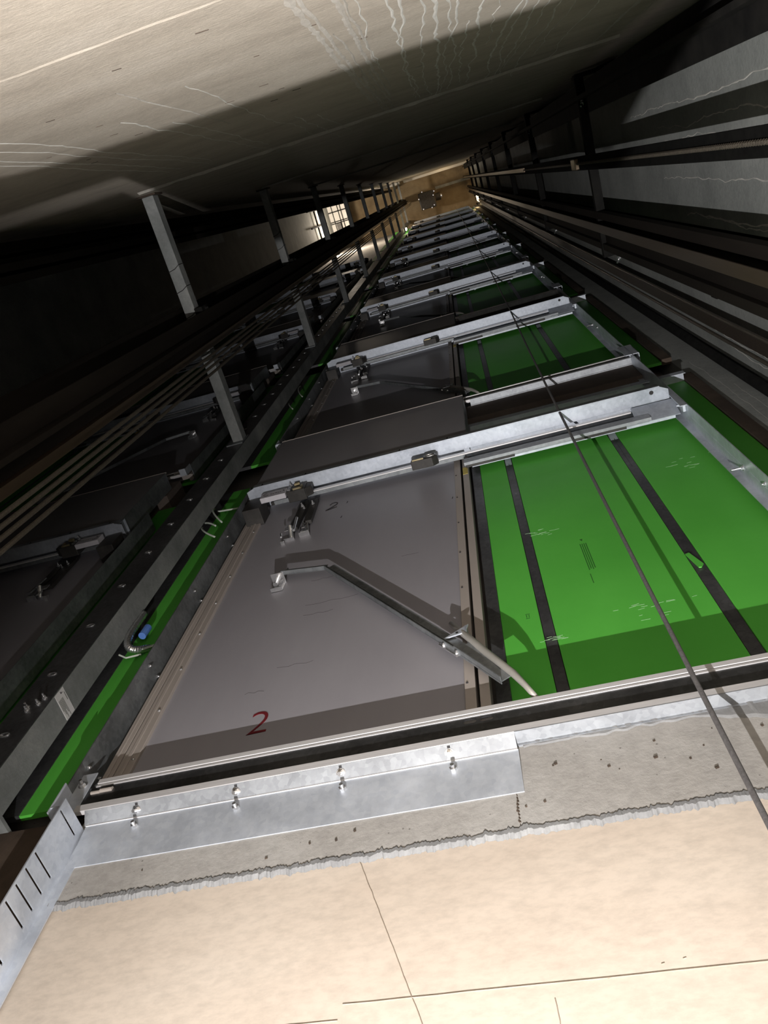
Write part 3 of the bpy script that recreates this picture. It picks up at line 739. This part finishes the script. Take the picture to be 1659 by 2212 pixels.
MB().box(.985, .998, .15, .195, 10.2, ZC - .8).build('running_edge_or_sheen', 'brass_edge', r, o)  # brown strip paints the warm top light reflected by the upper belt
s = MB().box(.975, BX + .02, .135, .215, 6.30, 6.50)
tag(s.build('guide_block', 'brass_edge', None, (1.02, .17, 6.4), .006), 'small brown guide block around the black belt at the nearest bracket', 'guide block')
o = (1.30, 1.12, ZF)
for y, lab in ((1.10, 'upper'), (1.215, 'lower')):
    s = MB().tube([(1.30, y, ZF + .1), (1.30, y, 10), (1.30, y, ZC - .5)], .010, 8)
    tag(s.build('steel_rope', 'rope', None, (1.30, y, ZF + .1)), 'steel rope along the right wall, %s edge of the brown cable run' % lab, 'rope', 'ropes along the right wall')
upright('cable_duct', 1.315, 1.335, 1.115, 1.20, 'rope_brown', 'flat brown cable strip between two ropes along the right wall', 'cable strip')
s = MB().tube([(1.335, 1.385, ZF + .05), (1.335, 1.385, 10), (1.335, 1.385, ZC - .5)], .032, 14)
tag(s.build('drain_pipe', 'rubber', None, (1.335, 1.385, ZF + .05), smooth=True), 'black pipe running up the right wall near the green lining', 'pipe')
s = MB().box(1.30, XR, .95, 1.0, 4.45, 4.55)
tag(s.build('junction_box', 'black_steel', None, (1.28, .97, 4.5), .006), 'small black box on the right wall below the guide rail', 'box')

# ------------------------------------------------------------------ hanging cable in front of the doors
s = MB(); XC, YC = .3156, 1.25
pts = [(XC, YC, ZF + .1), (XC, YC, .8), (XC, YC, 1.6), (XC + .001, YC, 2.6), (XC + .004, YC, 4), (XC + .012, YC, 5.6), (XC + .03, YC, 7.5), (XC + .05, YC, 12), (XC + .05, YC, ZC - .6)]
tag(s.tube(pts, .0065, 10).build('hanging_cable', 'cable', None, (XC, YC, ZF + .1), smooth=True), 'single thin grey cable hanging in front of the doors and green boards', 'cable')

# ------------------------------------------------------------------ head of the shaft
o = (-.75, .62, 36.7)
r = thing('lift_machine', o, 'dark hoisting machine hanging under the shaft ceiling', 'machine')
MB().box(-1.10, -.40, .28, .98, 36.7, 37.5).build('motor_block', 'dark', r, o, .03)
for p in ((-.5, .9), (-.62, .98), (-1.0, .95), (-.45, .5), (-.38, .35), (-.9, .25), (-1.1, .5)):
    s = MB(); s.bolt((p[0], p[1], 36.7), (0, 0, -1), .016, .03, .03); s.build('bolt', 'zinc', r, o)
MB().tube([(-.38, .62, 37.1), (-.15, .62, 37.1)], .16, 18).build('sheave', 'dark', r, o)
for x_, y_ in ((-1.0, .4), (-.5, .4), (-1.0, .9), (-.5, .9)): MB().tube([(x_, y_, 37.4), (x_, y_, ZC)], .03, 8).build('hanger_rod', 'dark', r, o)
MB().tube([(-.14, .62, 37.1), (-.08, .62, 37.1)], .09, 14).build('shaft_end', 'zinc', r, o)
s = MB().box(-.30, XR, .20, .32, 37.55, 37.57).box(-.30, XR, .25, .27, 37.57, 37.78).box(-.30, XR, .20, .32, 37.78, 37.8)
tag(s.build('machine_beam', 'rhs', None, (.4, .3, 37.2), .01), 'steel beam beside the hoisting machine below the ceiling', 'beam')
s = MB().box(-1.58, XR - .001, YB + .0, YB + .10, 37.0, 37.7).box(-4.9, -1.76, YB, YB + .10, 37.0, 37.7)  # white band painted in for a brightly lit strip of the back wall
struct(s.build('trim_50', 'lit_area_paint'))
def lamp(x, y, z, nx, ny, lab, mat='lamp_warm', L=.22, W=.14):
    o = (x, y, z); r = thing('bulkhead_lamp', o, lab, 'lamp', 'lamps at the shaft head')
    t_ = Vector((nx, ny, 0)); side = Vector((-ny, nx, 0))
    MB().bar(Vector(o) - Vector((0, 0, L)), Vector(o) + Vector((0, 0, L)), W, .04, tuple(t_)).build('lamp_base', 'dark', r, o, .006)
    MB().bar(Vector(o) + t_ * .045 - Vector((0, 0, L * .9)), Vector(o) + t_ * .045 + Vector((0, 0, L * .9)), W * .72, .05, tuple(t_)).build('lamp_glass', mat, r, o, .02)
lamp(XR - .02, 1.12, 35.2, -1, 0, 'lit warm bulkhead lamp on the right wall near the ceiling', L=.7, W=.34)
lamp(-1.73, 1.32, 31.5, 1, 0, 'lit bulkhead lamp on the divider column near the top', 'lamp_white')
lamp(XL + .02, .9, 34.6, 1, 0, 'lit white lamp on the far left wall under the pale panel', 'lamp_white', .25)
def point(name, loc, power, col, rad):
    l = bpy.data.lights.new(name, 'POINT'); l.energy = power; l.color = col; l.shadow_soft_size = rad
    ob = bpy.data.objects.new(name, l); ob.location = loc; COL.objects.link(ob); return ob
point('warm_head_light', (1.25, 1.1, 35.2), 20, (1, .66, .32), .12)
point('column_head_light', (-1.5, 1.05, 31.5), 25, (1, .78, .52), .1)
point('back_head_light', (.2, -.1, 36.4), 7, (1, .74, .42), .1)
point('left_head_light', (-4.5, .5, 33.2), 300, (1, .86, .7), .15)
# pale panel added for the lit corner, and guard rail, in the left-hand shaft
o = (-4.65, .45, 36.0)
r = thing('lit_corner_panel', o, 'pale panel added as the lit area high in the left-hand shaft, between the divider beams', 'platform')
MB().box(XL + .001, -4.22, YB + .11, 1.25, 36.0, 36.05).build('pale_panel', 'lit_area_paint', r, o)
for y in (-.05, .35, .42, .80, 1.1): MB().box(XL + .001, -4.22, y, y + .035, 35.93, 36.0).build('joist', 'black_steel', r, o)
for x in (-4.86, -4.60, -4.48): MB().box(x, x + .03, YB + .11, 1.25, 35.90, 35.93).build('edge_beam', 'black_steel', r, o)
MB().box(-4.78, -4.60, .45, .75, 35.70, 35.90).build('tool_tray', 'dark', r, o)
o = (-4.95, .5, 30)
r = thing('guard_rail', o, 'dark tubular guard rail on the far left wall below the pale panel', 'guard rail')
for z in (31.6, 32.6, 33.6): MB().tube([(-4.95, -.35, z), (-4.95, 1.3, z)], .03, 8).build('rail_bar', 'black_steel', r, o)
for y in (-.3, .3, .9, 1.3): MB().tube([(-4.95, y, 30), (-4.95, y, 34)], .03, 8).build('post', 'black_steel', r, o)

# ------------------------------------------------------------------ lights down in the pit (below the frame)
LX, LY, LZ = -.25, .5, -1.40
o = (LX, LY, ZF)
r = thing('work_light', o, 'floodlight standing on the pit floor below the frame, with added light-blocking plates', 'lamp')
MB().box(LX - .12, LX + .12, LY - .09, LY + .09, ZF, ZF + .02).tube([(LX, LY, ZF + .02), (LX, LY, LZ - .03)], .02, 10).build('lamp_stand', 'black_steel', r, o)
H = 1.0
def sl(p): return [(LX + a * H, LY + b * H) for a, b in p]
MB().prism(sl([(-.40, -.235), (-.24, -.214), (.31, -.206), (.195, -.04), (-.220, -.04), (-.226, -.176), (-.40, -.178)]), 'z', LZ + H, LZ + H + .004).build('light_blocker', 'black_steel', r, o)  # unseen plates added and shaped to cut the light on the back wall
MB().prism(sl([(-.42, -.160), (-.247, -.156), (-.247, -.04), (-.42, -.04)]), 'z', LZ + H, LZ + H + .004).build('light_blocker', 'black_steel', r, o)
MB().bar((LX + .32, LY - .19, ZF), (LX + .32, LY - .19, LZ + H), .02, .02).build('blocker_post', 'black_steel', r, o)
def head(name, energy, axis, full, blend):
    l = bpy.data.lights.new(name, 'SPOT'); l.energy = energy; l.color = (1, .975, .965); l.shadow_soft_size = .005
    l.spot_size = math.radians(full); l.spot_blend = blend
    ob = bpy.data.objects.new(name, l); ob.location = (LX, LY, LZ); COL.objects.link(ob)
    ob.rotation_euler = Vector(axis).to_track_quat('-Z', 'Y').to_euler()
head('work_light_front_head', 1080, (-.03, .70, 1), 74, 1)
head('work_light_back_head', 1480, (.20, -.42, 1), 80, 1)

world = bpy.data.worlds.new('world'); SC.world = world; world.use_nodes = True
world.node_tree.nodes['Background'].inputs['Color'].default_value = (0, 0, 0, 1)
world.node_tree.nodes['Background'].inputs['Strength'].default_value = 0

# ------------------------------------------------------------------ camera
cam = bpy.data.cameras.new('camera'); co = bpy.data.objects.new('camera', cam); COL.objects.link(co)
R = ((0.95885355, 0.27593421, 0.06678455), (-0.22870793, 0.89013895, -0.39413871), (-0.16820389, 0.36264715, 0.91662124))
right, down, fwd = Vector(R[0]), Vector(R[1]), Vector(R[2])
mw = Matrix.Identity(4)
for i in range(3): mw[i][0] = right[i]; mw[i][1] = -down[i]; mw[i][2] = -fwd[i]
co.matrix_world = mw
cam.sensor_fit = 'VERTICAL'; cam.sensor_height = 36; cam.sensor_width = 36 * 1659 / 2212
cam.lens = 1667.63 / 2212 * 36; cam.clip_start = .02; cam.clip_end = 100
SC.camera = co
SC.view_settings.view_transform = 'Standard'; SC.view_settings.look = 'None'; SC.view_settings.gamma = 1
SC.view_settings.use_curve_mapping = False
SC.view_settings.exposure = 0
SC.cycles.max_bounces = 6; SC.cycles.diffuse_bounces = 1; SC.cycles.glossy_bounces = 4
SC.cycles.sample_clamp_indirect = 4
